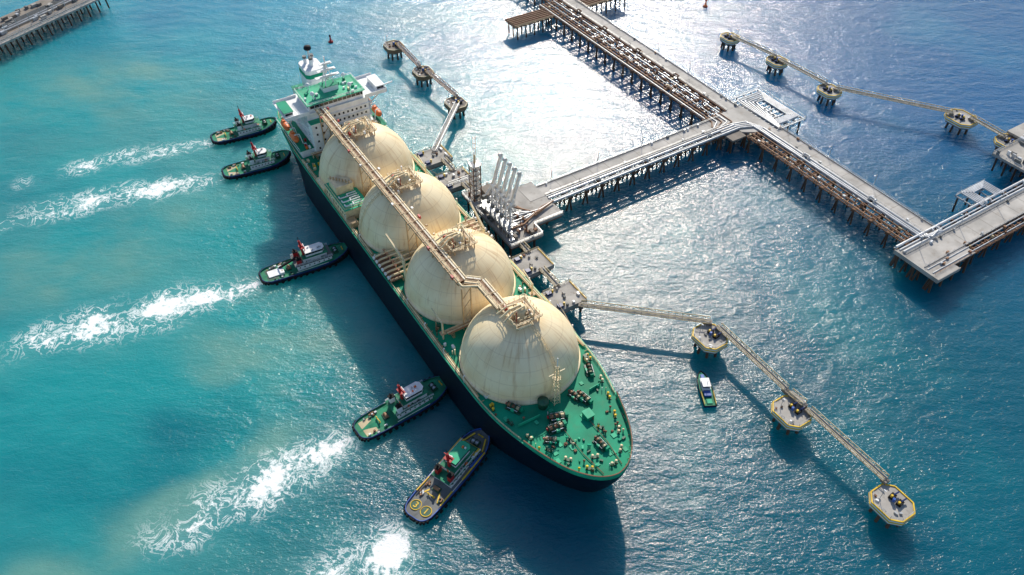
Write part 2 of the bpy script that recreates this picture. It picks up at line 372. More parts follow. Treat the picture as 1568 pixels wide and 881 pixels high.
# cargo manifolds, compressor house, deck piping
c=B()
for sy in(-1,1):
    for x0 in(-63,):
        c.box(x0-8,x0+8,sy*19.8-2.6,sy*19.8+2.6,20.4,20.6,'rust' if sy<0 else 'creamd')
        for i in range(6):
            xx=x0-6.5+i*2.6; c.pipe([(xx,sy*7,22.2),(xx,sy*20.5,22.2),(xx,sy*22.6,21.8)],.42,'cream'); c.cyl((xx,sy*22.2,21.8),(xx,sy*22.8,21.8),.7,'white',10)
            c.cyl((xx,sy*18,22.2),(xx,sy*18,24),.25,'creamd'); c.torus((xx,sy*18,24),.5,.08,'red',8,4)
        for i in range(5): c.beam((x0-8+i*4,sy*17.3,19),(x0-8+i*4,sy*17.3,20.4),.3,.3,'creamd'); 
        c.rail([(x0-8,sy*17.3,20.6),(x0-8,sy*22.3,20.6)],'cream'); c.rail([(x0+8,sy*17.3,20.6),(x0+8,sy*22.3,20.6)],'cream')
        c.cyl((x0+10,sy*17,19),(x0+10,sy*17,31),.55,'cream',10); c.beam((x0+10,sy*17,31),(x0-2,sy*18,35),.6,.8,'cream'); c.beam((x0+10,sy*17,27),(x0+3,sy*17.5,33),.25,.3,'cream')
    for yy,r,mm in((21.4,.25,'cream'),(20.9,.18,'creamd')):
        c.pipe([(-148,sy*yy,19.7),(-74,sy*yy,19.7)],r,mm); c.pipe([(-52,sy*yy,19.7),(8,sy*yy,19.7)],r,mm)
    for i in range(40):
        xx=-146+i*4
        if abs(xx+63)>10: c.beam((xx,sy*20.1,19.4),(xx,sy*21.8,19.4),.15,.25,'creamd')
    for i in range(110):
        xx=random.uniform(-148,14); kx=min(abs(xx+42*k) for k in range(4)); yy=math.sqrt(max(0,21.8**2-kx*kx)); 
        if kx<12 or (abs(xx+63)<10) or (sy<0 and abs(xx+108)<11): continue
        y2=random.uniform(4,19.5) if kx>19 else random.uniform(min(yy+.6,19.3),19.6)
        if random.random()<.5: c.ob((xx,sy*y2,19.5),(random.uniform(.5,1.8),random.uniform(.5,1.2),1.0+random.random()),random.choice((0,.2)),random.choice(['cream','white','dkgreen','creamd','yellow']))
        else: c.cyl((xx,sy*y2,19),(xx,sy*y2,19.8+random.random()*2.2),random.uniform(.15,.4),random.choice(['cream','creamd','white','rust']))
for sy in(-1,1):
    for xx in(-21,-105):
        if sy<0 and xx<-50: continue
        c.cyl((xx,sy*18.5,19),(xx,sy*18.5,27),.35,'cream',10); c.beam((xx,sy*18.5,27),(xx-7,sy*18.8,28.5),.35,.45,'cream'); c.box(xx-1,xx+1,sy*18.5-1,sy*18.5+1,22,22.15,'creamd')
    for xx in range(-140,10,14): c.cyl((xx,sy*22,19),(xx,sy*22,22.5),.1,'white',6); c.ob((xx,sy*21.8,22.6),(.4,.5,.2),0,'white')
for xx in(-21,-63,-105,-147):
    for i,yy in enumerate((-3,-1,1.5,3.5)): c.pipe([(xx+(i-1.5)*.9,-17,21+i*.3),(xx+(i-1.5)*.9,17,21+i*.3)],.3,['cream','creamd','cream','brown'][i])
    for yy in(-15,-5,6,15):
        c.truss((xx-1.6,yy,19),(xx+1.6,yy,19),.5,2.2,1.6,'creamd')
# starboard compressor house
c.box(-119,-98,-21.6,-11.6,19,24.6,'cream'); c.box(-119.3,-97.7,-21.9,-11.3,24.6,24.9,'deckl'); c.box(-117,-109,-20.5,-13,24.9,28.6,'cream'); c.box(-117.2,-108.8,-20.7,-12.8,28.6,28.8,'cream')
for i in range(6):
    x0=-107+i*1.5; c.pipe([(x0,-20.5,25.6),(x0,-13,25.6)] if i%2 else [(x0,-20.5,25.6),(x0+1.4,-20.5,25.6),(x0+1.4,-17,25.6),(x0,-17,25.6),(x0,-13,25.6)],.28,'white')
for i in range(9): c.box(-118.2+i*2.3,-117.2+i*2.3,-21.66,-21.58,21,22.2,'glass')
for i in range(7): c.cyl((-116+i*1.1,-19.8+i*.9,28.7),(-116+i*1.1,-19.8+i*.9,30),.35,'creamd')
c.rail([(-119,-21.6,24.9),(-98,-21.6,24.9),(-98,-11.8,24.9)],'cream')
c.box(-97.4,-93,-22,-18.5,19,21.5,'creamd'); c.box(-130,-121,-22,-19.6,19,21.2,'cream')
c.build("cargo_manifold_and_compressor_house",ship)
# foredeck
f=B()
def winch(x,y,r,s=1.0):
    def P(a,b_,z): 
        return (x+(a*math.cos(r)-b_*math.sin(r))*s,y+(a*math.sin(r)+b_*math.cos(r))*s,19+z*s)
    f.ob(P(0,0,.2),(6*s,3.4*s,.4),r,'dkgreen')
    for yy in(-1.3,0,1.3):
        f.cyl(P(-2.2,yy-.1,1.3),P(2.0,yy-.1,1.3),.16*s,'steel')
    for i_,xx in enumerate((-2,-.2,1.6)):
        f.cyl(P(xx-.65,0,1.3),P(xx+.65,0,1.3),.7*s,('brown','rust','tan')[i_],12)
        for e in(-.72,.72): f.cyl(P(xx+e-.08,0,1.3),P(xx+e+.08,0,1.3),1.15*s,'dkgreen',14)
    f.ob(P(2.9,.3,1.0),(1.2*s,1.5*s,1.7*s),r,'deckg'); f.ob(P(0,-1.4,.9),(1.3*s,.8*s,1.1*s),r,'deckl'); f.cyl(P(-2.9,0,1.3),P(-3.4,0,1.3),.5*s,'red',10)
for a in((17.9,-13.4,.5,.9),(28.3,-3.6,1.2,1),(31.5,-6.2,1.4,1),(26.5,8.2,.2,.9),(24.2,6.2,.3,.8),(17.8,16.6,-.4,.85),(43.9,2.2,.1,.85),(34.5,-10.2,.9,.75)): winch(*a)
f.box(31.5,34.5,3.8,6.4,19,20.8,'deckg'); f.box(31.3,34.7,3.6,6.6,20.8,21,'deckl')
f.box(6.6,9.6,-19.2,-17.4,19,20.7,'white'); f.box(6.4,9.8,-19.4,-17.2,20.7,20.9,'cream')
f.lathe((22,-5,19),[(1.6,0),(1.6,2),(1.9,2.1),(1.9,3.2),(.01,3.6)],'dkgreen',16)
def bollard(x,y,r,mm='yellow'):
    dx,dy=math.cos(r)*.8,math.sin(r)*.8; f.ob((x,y,19.12),(2.6,1.0,.24),r,'dkgreen')
    for s_ in(-1,1): f.lathe((x+dx*s_,y+dy*s_,19.2),[(.32,0),(.32,.8),(.45,.85),(.45,1.05),(.01,1.1)],mm,10)
for (bx,by,br) in ((14,-19.5,0),(22,-17.6,.3),(30,-15.4,.3),(37,-12.6,.5),(43,-9.6,.7),(49,-5.8,.9),(51.5,1.5,1.57),(48.5,6.4,-.9),(42.5,10.2,-.7),(37,12.8,-.5),(30,15.6,-.3),(23,17.8,-.3),(13,19.8,0),(38,-5,.2),(38.5,6,.4),(46.5,-2,1.2)): bollard(bx,by,br,random.choice(['yellow','cream','cream','dkgreen']))
for i in range(80):
    xx=random.uniform(16,52); hw=np.interp(xx,[16,24,30,37,43,47,50.5,54],[20,18.5,17,14.6,12,9.6,7,3.5]); yy=random.uniform(-hw,hw)
    if xx*xx+yy*yy<23**2: continue
    rr=random.random()
    if rr<.3: f.lathe((xx,yy,19),[(.2,0),(.2,.8),(.42,.9),(.42,1.1),(.01,1.3)],random.choice(['deckl','yellow','rust','cream']),8)
    elif rr<.6: f.ob((xx,yy,19.3),(random.uniform(.5,1.3),random.uniform(.4,.9),.6),random.random()*3,random.choice(['deckl','dkgreen','rust','deckg']))
    elif rr<.85: f.ob((xx,yy,19.12),(random.uniform(1,2),random.uniform(1,1.6),.25),0,'deckl')
    else: f.cyl((xx,yy,19),(xx,yy,20.3),.12,random.choice(['white','red','cream']))
for s_ in(-1,1):
    f.cyl((44,s_*4.5,19.4),(53,s_*3.4,19.4),.14,'rust'); f.cyl((31,s_*4.5,19.5),(44,s_*4.5,19.4),.1,'rust')
f.beam((24.5,-16,19.6),(24.8,-8,19.6),.2,1.2,'deckl')
f.beam((24.5,16,19.6),(24.8,11.5,19.6),.2,1.2,'deckl')
mx,my=22.6,-.6
for sx in(-1,1):
    for sy in(-1,1): f.beam((mx+sx*1.1,my+sy*1.1,19),(mx+sx*.45,my+sy*.45,37),.2,.2,'cream')
for i in range(11):
    z=19.6+i*1.7; ww=1.1-.65*(z-19)/18; w2=1.1-.65*(z+1.7-19)/18
    cs=[(-1,-1),(1,-1),(1,1),(-1,1)]
    for j in range(4):
        a_,b2=cs[j],cs[(j+1)%4]; f.beam((mx+a_[0]*ww,my+a_[1]*ww,z),(mx+b2[0]*ww,my+b2[1]*ww,z),.1,.1,'cream')
        if z<36: f.beam((mx+a_[0]*ww,my+a_[1]*ww,z),(mx+b2[0]*w2,my+b2[1]*w2,z+1.7),.09,.09,'cream')
f.beam((mx,my-3,34),(mx,my+3,34),.25,.25,'cream'); f.cyl((mx,my,37),(mx,my,41),.14,'white'); f.box(mx-1,mx+1,my-1,my+1,31,31.15,'cream'); f.rail([(mx-1,my-1,31.2),(mx+1,my-1,31.2),(mx+1,my+1,31.2),(mx-1,my+1,31.2)],'cream')
f.build("foredeck_machinery_and_foremast",ship)
# superstructure
s=B()
s.box(-180,-150,-20.5,20.5,19,22.6,'white'); s.box(-180.4,-149.6,-21.4,21.4,22.6,22.85,'deckg'); s.rail([(-149.8,-21.2,22.85),(-180,-21.2,22.85)],'white'); s.rail([(-149.8,21.2,22.85),(-180,21.2,22.85)],'white')
s.box(-171,-151.5,-14.5,14.5,22.85,38.4,'white')
for dz in(26.2,29.4,32.6,35.6):
    s.box(-171.6,-151.0,-15.6,15.6,dz,dz+.18,'white'); 
    for i in range(13):
        y0=-12.9+i*2.1; s.box(-151.5,-151.42,y0,y0+.8,dz-1.9,dz-.9,'glass')
    for sy in(-1,1):
        for i in range(8): x0=-170+i*2.3; s.box(x0,x0+.9,sy*14.5-.04,sy*14.5+.04,dz-1.9,dz-.9,'glass')
        s.rail([(-151.2,sy*15.5,dz+.18),(-171.4,sy*15.5,dz+.18)],'white',1.1,2.5,.1)
s.box(-151.4,-147.5,-14.6,-4.4,19,35.5,'white'); s.box(-151.45,-147.3,-14.8,-4.2,35.5,35.7,'deckl')
for zz in(22.5,26,29.5,33): 
    for yy in(-12.5,-9.5,-6.5): s.box(-147.5,-147.42,yy-.4,yy+.4,zz,zz+1,'glass')
s.box(-168,-151.0,-23.8,23.8,38.4,38.8,'white')
for sy in(-1,1):
    s.box(-158.2,-151.0,sy*23.8-.1,sy*23.8+.1,38.8,40.1,'white'); s.box(-151.2,-151.0,min(sy*13,sy*23.6),max(sy*13,sy*23.6),38.8,40.1,'white'); s.box(-168,-167.8,min(sy*13,sy*23.6),max(sy*13,sy*23.6),38.8,39.9,'white')
    s.box(-163,-153,min(sy*19.6,sy*23.5),max(sy*19.6,sy*23.5),38.8,41.2,'white'); s.box(-163.2,-152.8,min(sy*19.4,sy*23.75),max(sy*19.4,sy*23.75),41.2,41.4,'white' if sy>0 else 'deckg')
    s.box(-153,-152.92,min(sy*20,sy*23.2),max(sy*20,sy*23.2),39.8,40.8,'glass')
    for xx in(-154,-164): s.beam((xx,sy*14.5,32),(xx,sy*22.5,38.4),.4,.5,'white')
s.beam((-156,23.6,39.2),(-156,29,39.6),.5,.5,'white')
s.box(-166,-152,-12.8,12.8,38.8,42.2,'white'); s.box(-152.02,-151.9,-12.4,12.4,40.3,41.6,'glass'); s.box(-165,-153,-12.88,-12.8,40.3,41.6,'glass'); s.box(-165,-153,12.8,12.88,40.3,41.6,'glass')
for i in range(12): s.box(-151.9,-151.84,-12.4+i*2.15,-12.25+i*2.15,40.3,41.6,'white')
s.box(-167,-151.2,-13.6,13.6,42.2,42.45,'deckl'); s.rail([(-151.4,-13.4,42.45),(-166.8,-13.4,42.45),(-166.8,13.4,42.45),(-151.4,13.4,42.45),(-151.4,-13.4,42.45)],'white',1.1,1.8,.1)
s.box(-163,-158,-3,4,42.45,44.8,'white'); s.box(-163.2,-157.8,-3.2,4.2,44.8,45,'deckg')
for sx,sy in((-1,-1),(1,-1),(0,1.2)): s.beam((-160.5+sx*1.8,.5+sy*2,45),(-160.5+sx*.3,.5+sy*.3,54),.4,.4,'white')
s.cyl((-160.5,.5,50),(-160.5,.5,58),.35,'white'); 
for zz,ww in((48.5,5.5),(51.5,4.2),(54.5,2.8)): s.box(-161.5,-159.5,.5-ww,.5+ww,zz,zz+.3,'white'); s.beam((-159,.5-ww*.7,zz+.9),(-159,.5+ww*.7,zz+.9),.5,.5,'white')
for p in((-156,-9),(-164,9),(-155,8),(-164,-8)): s.cyl((p[0],p[1],42.4),(p[0],p[1],44),.25,'white'); s.lathe((p[0],p[1],44),[(.3,0),(.9,.5),(1,1.1),(.7,1.7),(.01,2)],'white',12)
for i in range(14): s.ob((random.uniform(-165.5,-152.5),random.choice((-1,1))*random.uniform(4.8,12.5),42.9),(random.uniform(.5,1.6),random.uniform(.5,1.2),.9),0,random.choice(['white','steel','deckg','cream']))
s.box(-187,-171.8,-9,9,22.85,33,'white'); s.box(-187.3,-171.7,-9.4,9.4,33,33.2,'deckg')
s.prism([(-186,-3),(-184.5,-4.4),(-176,-4.4),(-174.5,-3),(-174.5,3),(-176,4.4),(-184.5,4.4),(-186,3)],33.2,45,'white')
s.prism([(-186.1,-3.05),(-184.5,-4.5),(-176,-4.5),(-174.4,-3.05),(-174.4,3.05),(-176,4.5),(-184.5,4.5),(-186.1,3.05)],41,43,'deckg')
for a_,b2,hh in((-183,-1.5,47.5),(-183,1.8,47.5),(-179,0,48.2)): s.cyl((a_,b2,45),(a_,b2,hh),.8,'white',12); s.cyl((a_,b2,hh),(a_,b2,hh+1.0),.95,'grey',12)
s.cyl((-180.5,0,45),(-180.5,0,53),.5,'white',10); s.lathe((-180.5,0,52.5),[(1.5,0),(1.7,.4),(1.5,1.5),(.01,1.7)],'black',14)
for i in range(10): s.ob((random.uniform(-186,-173),random.choice((-1,1))*random.uniform(5.5,8.5),34),(1.4,1.2,1.7),0,random.choice(['white','deckl','steel']))
for sy in(-1,1):
    for x0 in(-158,-169):
        n_=10
        for i in range(n_):
            t0=-1+2*i/n_; t1=-1+2*(i+1)/n_; r0=1.5*math.sqrt(max(0,1-t0**4)); r1=1.5*math.sqrt(max(0,1-t1**4))
            s.cyl((x0+t0*4.2,sy*20.3,25.6),(x0+t1*4.2,sy*20.3,25.6),max(r0,.05),'orange',12,max(r1,.05))
        s.box(x0-2.8,x0-.9,sy*20.3-.7,sy*20.3+.7,26.7,27.5,'orange')
        for e in(-3,3): s.beam((x0+e,sy*17.6,22.85),(x0+e,sy*18.6,28.2),.35,.35,'white'); s.beam((x0+e,sy*18.6,28.2),(x0+e,sy*20.8,28.4),.3,.3,'white')
for i in range(45):
    xx=random.uniform(-199,-183); yy=random.uniform(-12,12)
    if xx>-188 and abs(yy)<9.6: continue
    if i%3: s.ob((xx,yy,19.5),(random.uniform(.6,2.4),random.uniform(.6,1.6),1.0),random.random(),random.choice(['dkgreen','deckl','white','yellow','rust']))
    else: s.cyl((xx-1.2,yy,20),(xx+1.2,yy,20),.7,random.choice(['dkgreen','brown']),12)
for i in range(26):
    sy=random.choice((-1,1)); xx=random.uniform(-190,-150); s.ob((xx,sy*random.uniform(17.5,19.5) if xx<-181 else sy*random.uniform(16,18),19.6 if xx<-181 else 23.4),(1.2,.9,1.1),0,random.choice(['white','yellow','deckl','orange','red']))
s.build("superstructure",ship)
# ------------------------------------------------------------------ tugboats
def tug(M,L=36,style=0):
    e=empty("tugboat",M); W=5.5; hl=L/2
    o=[(hl,0),(hl-.6,1.7),(hl-2.4,3.5),(hl-5.5,4.8),(hl-9,W),(0,W+.1),(-hl+4,W-.2),(-hl+1.2,4.2),(-hl,2.6),(-hl,0)]
    o=chaikin(o,1); P=[(x,-y) for x,y in o]+[(x,y) for x,y in reversed(o[1:-1])]; N=len(P)
    def sheer(x): return 1.7+2.2*max(0,(x-2)/(hl-2))**1.6
    def rg(ins,dz,abs_=None):
        r=[]
        for x,y in P:
            cx=max(-hl+5,min(hl-6,x)); dx,dy=x-cx,y; q=math.hypot(dx,dy) or 1
            r.append((x-dx/q*ins,y-dy/q*ins,(sheer(x)+dz) if abs_ is None else abs_))
        return r
    F=lambda j:[(j*N+i,j*N+(i+1)%N,(j+1)*N+(i+1)%N,(j+1)*N+i) for i in range(N)]
    deckm={0:'tugd',1:'tugd',2:'grey'}[style]
    h=B(); R_=[rg(1.3,0,-1.5),rg(.7,0,.2),rg(.15,-.6),rg(.0,.0),rg(.1,.7),rg(.35,.7),rg(.4,.02)]; vs=[p for r in R_ for p in r]
    h.add(vs,F(0)+F(1),'black'); h.add(vs,F(2)+F(3),'navy'); h.add(vs,F(4),'navy' if style!=2 else 'blue'); h.add(vs,F(5),'tugd' if style!=2 else 'blue')
    h.add(rg(.38,.05),[tuple(range(N))],deckm)
    fr=rg(-.06,.02)
    for i in range(N): h.cyl(fr[i],fr[(i+1)%N],.24,'black',7)
    for r in range(0,N):
        if P[r][0]>hl-8 or P[r][0]<-hl+2: h.cyl(V(fr[r])+V((0,0,-.9)),V(fr[r])+V((0,0,.5)),.45,'black',8)
    k=int(L/3.2)
    for sy in(-1,1):
        for i in range(k): 
            xx=-hl+5+i*(L-13)/(k-1); h.cyl((xx,sy*(W+.05),1.0),(xx,sy*(W+.45),1.0),.65,'black',12)
    h.build("hull",e)
    d=B()
    dc='white'
    x1=hl-8.5; x0=-hl*.22
    d.box(x0,x1,-3.5,3.5,1.6,4.5,dc); d.box(x0-.8,x1+.5,-3.9,3.9,4.5,4.68,'tugd' if style!=1 else 'grey'); 
    for sy in(-1,1):
        for i in range(7): xx=x0+1+i*(x1-x0-2.4)/6; d.cyl((xx,sy*3.48,3.4),(xx,sy*3.56,3.4),.3,'glass',10)
        d.rail([(x0-.7,sy*3.8,4.68),(x1+.3,sy*3.8,4.68)],'white',1,1.6,.1)
        d.pipe([(x0-1,sy*4.9,2.8),(x1-2,sy*4.9,2.8)],.1,'white')
    d.box(x0+3,x1-1.6,-2.6,2.6,4.68,6.6,'white'); d.box(x0+2.7,x1-1.1,-3.0,3.0,6.6,6.75,'tugd')
    wx0,wx1=x0+4.6,x1-2.2
    pts=[(wx0,-2.1),(wx1-1,-2.1),(wx1,-1.1),(wx1,1.1),(wx1-1,2.1),(wx0,2.1)]
    d.prism(pts,6.75,7.6,'white'); d.prism([(x*1.0,y*.985) for x,y in pts],7.6,8.6,'glass'); d.prism([((x-wx0)*1.04+wx0-.1,y*1.06) for x,y in pts],8.6,8.8,('white','white','deckl')[style])
    for i in range(5): d.ob((random.uniform(wx0,wx1-.8),random.uniform(-1.4,1.4),9.1),(random.uniform(.4,.9),.5,.6),0,random.choice(['white','steel','orange']))
    for i in range(10): d.ob((random.uniform(x0+.5,x1-.5),random.choice((-1,1))*random.uniform(2.8,3.6),5.1),(random.uniform(.5,1.2),.5,.8),0,random.choice(['white','steel','orange','grey','dkgreen']))
    xm=wx0-.6
    d.beam((xm,0,6.7),(xm-.6,0,14.5),.75,.75,'red'); d.beam((xm+1.1,0,8.8),(xm-.4,0,13),.3,.3,'red'); d.box(xm-1,xm+1,-1.5,1.5,11,11.2,'red'); d.beam((xm,-1.8,12.8),(xm,1.8,12.8),.25,.25,'red'); d.cyl((xm-.6,0,14.5),(xm-.6,0,16.5),.12,'black'); d.beam((xm+.8,-1,11.7),(xm+.8,1,11.7),.25,.3,'white')
    for sy in(-1,1):
        d.prism([(x0+.3,sy*2.6-.7),(x0+2.2,sy*2.6-.7),(x0+2.2,sy*2.6+.7),(x0+.3,sy*2.6+.7)],4.68,7.2,'white' if style==0 else 'red'); d.box(x0+.2,x0+2.3,sy*2.6-.8,sy*2.6+.8,7.2,7.7,'black'); d.cyl((x0+1.3,sy*2.6,7.7),(x0+.8,sy*2.6,9.0),.36,'black',10)
    d.lathe((x0+3.4,0,4.75),[(.6,0),(.6,1.2),(.01,1.5)],'orange',10)
    zf=sheer(hl-5.5)+.1
    d.box(hl-7.6,hl-4.6,-1.6,1.6,zf-.6,zf+.3,'dkgreen'); d.cyl((hl-6,-1.4,zf+.8),(hl-6,1.4,zf+.8),.75,'steel',12)
    for y_ in(-1.5,0,1.5): d.cyl((hl-6,y_-.08,zf+.8),(hl-6,y_+.08,zf+.8),1.1,'dkgreen',12)
    for sy in(-1,1): d.cyl((hl-3,sy*.7,zf),(hl-3,sy*.7,zf+1.1),.22,'yellow')
    d.beam((hl-3,-1.2,zf+.9),(hl-3,1.2,zf+.9),.25,.25,'yellow')
    d.box(x0-4,x0-2,-1.4,1.4,1.75,2.6,'dkgreen'); d.cyl((x0-3,-1.1,2.7),(x0-3,1.1,2.7),.6,'brown',12)
    for sy in(-1,1): d.cyl((x0-6,sy*1,1.7),(x0-6,sy*1,3.2),.22,'yellow'); 
    d.beam((x0-6,-1.6,2.8),(x0-6,1.6,2.8),.3,.3,'yellow')
    for i in range(14): d.ob((random.uniform(-hl+3,x0-2) if style<2 else random.uniform(-hl+8,x0-2),random.choice((-1,1))*random.uniform(2.8,4.4),2.1),(random.uniform(.4,1.4),.6,.7),0,random.choice(['white','rust','steel','dkgreen','grey','brown']))
    if style<2:
        for sy in(-1,1): d.box(-hl+2.2,-hl+6.6,sy*1.9-1.5,sy*1.9+1.5,1.77,1.82,('tan','dkgreen')[style])
    if style==1: d.box(-hl+3,-hl+9,-2,2,1.85,2.2,'white'); d.box(-hl+9.5,x0-7,-2.4,2.4,1.78,3.0,'white'); d.beam((-hl+8,1,3),(-hl+16,1,5.5),.7,.7,'black')
    if style==2:
        z=1.86
        for sy in(-1,1):
            d.beam((x0-1,sy*.3,z+.1),(-hl+8.5,sy*3.2,z+.1),.5,.2,'yellow')
            d.beam((hl-7.5,sy*3.9,zf+.2),(hl-3.2,sy*2.2,zf+.9),.45,.35,'yellow')
            d.box(x1-6,x1+.2,sy*4.4-.45,sy*4.4+.45,1.8,3.6,'blue')
            d.prism([(x1+.7,sy*1.8-1.3),(hl-4.5,sy*1.6-.9),(hl-4.5,sy*1.6+.9),(x1+.7,sy*1.8+1.3)],zf-.9,zf+.05,'blue')
        d.beam((x0-1,4.75,z+.9),(-hl+8,4.85,z+.9),.35,.3,'yellow'); d.beam((x0-1,-4.75,z+.9),(-hl+8,-4.85,z+.9),.35,.3,'yellow'); d.beam((x0+4,5.0,z+1.3),(x1+1,5.0,z+1.8),.4,.3,'yellow'); d.beam((x0+4,-5.0,z+1.3),(x1+1,-5.0,z+1.8),.4,.3,'yellow')
        d.box(x1+.6,x1+1.3,-3.2,3.2,2.2,3.4,'yellow'); d.box(x1-3,x1+.4,-3.7,-2.9,4.72,5.3,'yellow'); d.box(x1-3,x1+.4,2.9,3.7,4.72,5.3,'yellow')
        for yy,ch in((2.05,"3"),(-2.05,"1")):
            d.lathe((-hl+4.2,yy,z-.04),[(1.95,0),(.01,.02)],'dkgreen',22)
            d.torus((-hl+4.2,yy,z),1.8,.17,'yellow',22,5)
            fc=bpy.data.curves.new("deck_number",'FONT'); fc.body=ch; fc.size=2.9; fc.align_x='CENTER'; fc.align_y='CENTER'; fc.extrude=.03; fc.offset=.04; fo=bpy.data.objects.new("deck_number",fc); col.objects.link(fo); fo.data.materials.append(MT['yellow']); fo.parent=e; fo.location=(-hl+4.2,yy,z+.05); fo.rotation_euler=(0,0,math.radians(-90))
    d.build("deckhouse_and_gear",e)
def tugat(sx,sy,bx,by,L,style):
    a=math.atan2(by-sy,bx-sx); tug(wat(sx+math.cos(a)*L/2,sy+math.sin(a)*L/2,0,a),L,style)
tugat(-150,336,-117,352.6,33,0); tugat(-137,307.4,-105.8,322.5,32.5,0); tugat(-103,235.8,-66.7,254.9,38,1); tugat(-53,159.2,-21.8,182.2,37,0); tugat(-31.2,127.2,-7.2,161.4,39,2)
# pilot boat
e=empty("pilot_boat",wat(69.6,179,0,math.radians(93))); h=B()
P=[(8,0),(6.5,1.2),(3.5,2.1),(0,2.4),(-8,2.2),(-8,-2.2),(0,-2.4),(3.5,-2.1),(6.5,-1.2)]
h.prism([(x*.95,y*.8) for x,y in P],-.6,.4,'navy'); h.prism(P,.4,1.3,'navy','tugd'); 
for a_,b2 in zip(P,P[1:]+P[:1]): h.cyl((*a_,1.35),(*b2,1.35),.22,'black')
h.box(-1.5,3.6,-1.5,1.5,1.3,2.6,'white'); h.prism([(-.8,-1.3),(2,-1.3),(2.9,-.8),(2.9,.8),(2,1.3),(-.8,1.3)],2.6,3.5,'glass'); h.box(-1.1,2.9,-1.45,1.45,3.5,3.65,'white'); h.cyl((-.6,0,3.6),(-.6,0,6.4),.1,'white'); h.box(-4,-1.8,-1.3,1.3,1.32,2.2,'blue'); h.box(-7,-5,-1,1,1.32,1.6,'deckl'); h.rail([(-7.6,-2,1.3),(-2,-2.2,1.3)],'yellow'); h.rail([(-7.6,2,1.3),(-2,2.2,1.3)],'yellow'); h.box(4.2,6,-.6,.6,1.3,1.8,'blue')
h.build("hull_and_cabin",e)
# ------------------------------------------------------------------ marine structures
def dolphin(M,s=1.0,rusty=False):
    b_=B(); o=[(6.4,2.8),(3.6,5.6),(-3.6,5.6),(-6.4,2.8),(-6.4,-2.8),(-3.6,-5.6),(3.6,-5.6),(6.4,-2.8)]; o=[(x*s,y*s) for x,y in o]
    b_.prism([(x*.94,y*.94) for x,y in o],4.4,5.2,'concd'); b_.prism(o,5.2,7,'white' if not rusty else 'brown','conc' if not rusty else 'concd')
    for p,q in zip(o,o[1:]+o[:1]):
        b_.beam((p[0]*.96,p[1]*.96,7.16),(q[0]*.96,q[1]*.96,7.16),.4,.3,'yellow' if not rusty else 'tan'); b_.beam((p[0]*1.01,p[1]*1.01,6.1),(q[0]*1.01,q[1]*1.01,6.1),.12,.5,'yellow' if not rusty else 'brown')
    for i in range(8):
        a=2*math.pi*i/8; b_.cyl((4.2*s*math.cos(a),4*s*math.sin(a),4.5),(4.9*s*math.cos(a),4.6*s*math.sin(a),-3),.55,'pile',8)
    b_.prism([(x*.6,y*.6) for x,y in o],3.2,4.4,'pile')
    for x,y in((-1.4,-1.5),(1.4,-1.5)): b_.ob((x,y,7.5),(1.6,2.2,1.0),.1,'black'); b_.beam((x,y-.5,7.9),(x-.2,y-2.4,8.3),.4,.5,'navy'); b_.cyl((x,y+.7,7),(x,y+.7,8.8),.4,'yellow')
    b_.ob((.2,-.3,8.2),(.8,.8,1.3),.4,'blue'); b_.cyl((3,2.5,7),(3,2.5,12),.1,'steel'); b_.ob((2.9,2.2,12),(.9,.3,.2),0,'white')
    for i in range(5): b_.ob((random.uniform(-4.5,4.5)*s,random.uniform(.8,4)*s,7.3),(random.uniform(.4,1.2),.6,.6),random.random(),random.choice(['steel','rust','white','grey']))
    rr=[V((p[0]*.9,p[1]*.9,7.3)) for p in o]; b_.rail(rr[:5] if not rusty else rr[:3],'steel',1.1,2,.08)
    b_.build("mooring_dolphin",None,M)
for x,y in((73.8,199),(95.6,164.5),(118.1,129.5)): dolphin(wat(x,y,0,HEAD+math.pi))
for x,y in((-67.8,422.8),(-48.6,393.3),(-29.1,361.3)): dolphin(wat(x,y,0,HEAD+math.pi),.92,True)
for x,y,s_ in((127,433,.85),(147.9,405.5,.9),(168.2,374.2,.95),(227.4,347.7,1.15),(242.7,325.7,1.1)): dolphin(wat(x,y,0,HEAD),s_,False)
def walkway(p,q,z=8.4,mm='tan',w_=2.2,h=1.5):
    b_=B(); p=V((*p,z));q=V((*q,z)); c_=(p+q)/2; b_.truss(p-c_,q-c_,w_,h,2.6,mm,.2,'conc'); 
    d=(q-p).normalized(); a=d.cross(V((0,0,1)))*.5
    b_.cyl(p-c_-a+V((0,0,.45)),q-c_-a+V((0,0,.45)),.18,'steel'); 
    for e_ in(p-c_,q-c_): b_.ob(e_+V((0,0,-.7)),(2,2,1.3),math.atan2(d.y,d.x),'concd')
    b_.build("access_walkway_bridge",None,Matrix.Translation(c_))
walkway((26.6,214.1),(74.5,205.2)); walkway((77.5,202.5),(95.4,173)); walkway((101,164),(118,137)); walkway((100,166.6),(96.5,171.5))
walkway((-65,421.5),(-51,397),mm='brown'); walkway((-46,391),(-29,366),mm='brown'); walkway((-28,358),(-37,316),mm='steel')
walkway((128.5,430),(147,408.5)); walkway((149.5,403),(167,378.5)); walkway((171,373.5),(223,350)); walkway((231,345),(240,329)); 
